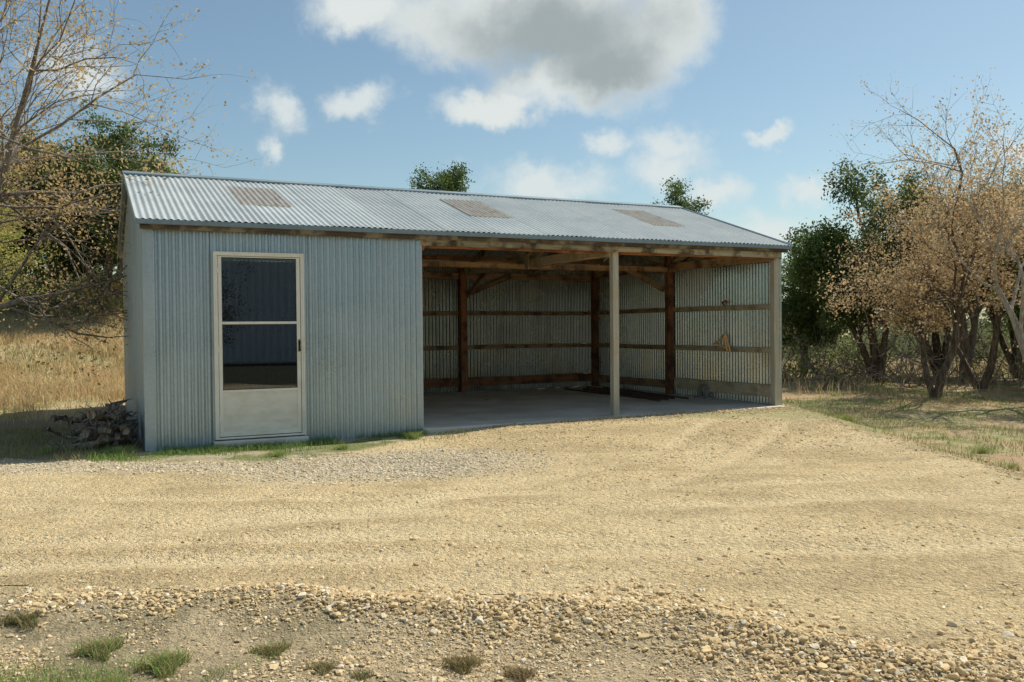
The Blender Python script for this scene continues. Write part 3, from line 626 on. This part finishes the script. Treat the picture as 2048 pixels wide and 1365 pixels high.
# ------------------------------------------------------------ sky
w=bpy.data.worlds.new("World");scene.world=w;w.use_nodes=True;nt=w.node_tree;nt.nodes.clear();T=NT(nt)
SUN_EL=math.radians(56);saz=math.radians(90-34)
sk_=T.n('ShaderNodeTexSky',sky_type='NISHITA',sun_disc=False,sun_elevation=SUN_EL,sun_rotation=saz,altitude=300.,air_density=1.,dust_density=1.3,ozone_density=1.)
tc=T.n('ShaderNodeTexCoord').outputs['Generated']
sp=T.n('ShaderNodeSeparateXYZ',inp={0:tc})
az=T.math('ARCTAN2',sp.outputs[0],sp.outputs[1]);el=T.math('ARCSINE',sp.outputs[2])
P0=T.n('ShaderNodeCombineXYZ',inp={0:az,1:el}).outputs[0]
def nz(scale,det,amp,seedv):
    v=T.n('ShaderNodeVectorMath',operation='ADD',inp={0:tc,1:seedv}).outputs[0]
    n=T.n('ShaderNodeTexNoise',inp={'Vector':v,'Scale':scale,'Detail':det,'Roughness':.6}).outputs['Color']
    n=T.n('ShaderNodeVectorMath',operation='SUBTRACT',inp={0:n,1:(.5,.5,.5)}).outputs[0]
    return T.n('ShaderNodeVectorMath',operation='MULTIPLY',inp={0:n,1:(amp,amp,0)}).outputs[0]
P=T.n('ShaderNodeVectorMath',operation='ADD',inp={0:P0,1:nz(10,6,.08,(3,1,7))}).outputs[0]
P=T.n('ShaderNodeVectorMath',operation='ADD',inp={0:P,1:nz(40,5,.03,(1,9,4))}).outputs[0]
def field(bl,PP):
    cur=None
    for u,v,ru,rv in bl:
        a=math.atan((u-1024)/1756);e=math.atan((654-v)/1756*math.cos(a))
        d=T.n('ShaderNodeVectorMath',operation='SUBTRACT',inp={0:PP,1:(a,e,0)}).outputs[0]
        d=T.n('ShaderNodeVectorMath',operation='MULTIPLY',inp={0:d,1:(1756/ru,1756/rv,0)}).outputs[0]
        l=T.n('ShaderNodeVectorMath',operation='LENGTH',inp={0:d}).outputs['Value']
        f=T.math('SUBTRACT',1.,l);cur=f if cur is None else T.n('ShaderNodeMath',operation='SMOOTH_MAX',inp={0:cur,1:f,2:.25}).outputs[0]
    return cur
big=[(1070,10,370,150),(1220,90,230,130),(920,60,190,80),(1000,212,140,50),(1110,165,170,75),(740,20,130,60),(1350,60,110,115)]
sm=[(565,225,60,65),(545,285,30,40),(725,205,100,48),(1225,290,50,40),(1350,290,95,65),(1330,345,120,60),(1430,385,100,45),(1090,375,180,65),(1540,278,60,22),(1610,375,100,42),(1540,480,130,80),(2030,320,80,40),(180,140,100,60),(90,330,90,40),
    (2600,250,300,120),(-900,200,300,100)]  # last two clouds are out of view, added for lighting and reflections
nf=T.noise(tc,12,8,.65);nf=T.math('SUBTRACT',nf,.5)
fb=T.math('ADD',field(big,P),T.math('MULTIPLY',nf,.9));fs_=T.math('ADD',field(sm,P),T.math('MULTIPLY',nf,1.6))
ab=T.mr(fb,-.08,.6);as_=T.mr(fs_,.0,.85,0.,.85)
core=T.math('ADD',field([(1120,70,330,120),(1210,130,190,80)],P),T.math('MULTIPLY',nf,.7))
shade=T.mix(T.mr(core,-.1,.8),(.74,.79,.78),(.36,.415,.43))
skc=T.mix(1.,sk_.outputs[0],(.97,1.05,.96),'MULTIPLY')
bgS=T.n('ShaderNodeBackground',inp={0:skc,1:.116})
bgc=T.n('ShaderNodeBackground',inp={0:(.75,.80,.79,1),1:1.});bgb=T.n('ShaderNodeBackground',inp={0:shade,1:1.})
m1=T.n('ShaderNodeMixShader',inp={0:as_,1:bgS.outputs[0],2:bgc.outputs[0]});m2=T.n('ShaderNodeMixShader',inp={0:ab,1:m1.outputs[0],2:bgb.outputs[0]})
out=T.n('ShaderNodeOutputWorld');nt.links.new(m2.outputs[0],out.inputs[0])
sd=bpy.data.lights.new('sun','SUN');sd.energy=4.8;sd.angle=math.radians(.6);sd.color=(1,.93,.80);so=bpy.data.objects.new('sun',sd);link(so)
v=Vector((math.cos(SUN_EL)*math.sin(saz),math.cos(SUN_EL)*math.cos(saz),math.sin(SUN_EL)));so.rotation_euler=v.to_track_quat('Z','Y').to_euler();so.location=(10,10,20)
cd=bpy.data.cameras.new('camera');cd.lens=1756.28*36/2048;cd.sensor_width=36;cd.clip_end=3000;cam=bpy.data.objects.new('camera',cd);link(cam)
pt,r=.01618,.00947
F_=Vector((0,math.cos(pt),-math.sin(pt)));R_=Vector((1,0,0));U_=Vector((0,math.sin(pt),math.cos(pt)))
X_=R_*math.cos(r)-U_*math.sin(r);Y_=R_*math.sin(r)+U_*math.cos(r)
M=Matrix((X_,Y_,-F_)).transposed().to_4x4();M.translation=(0,0,H0);cam.matrix_world=M
scene.camera=cam
scene.view_settings.view_transform='Standard';scene.view_settings.look='None';scene.view_settings.exposure=0
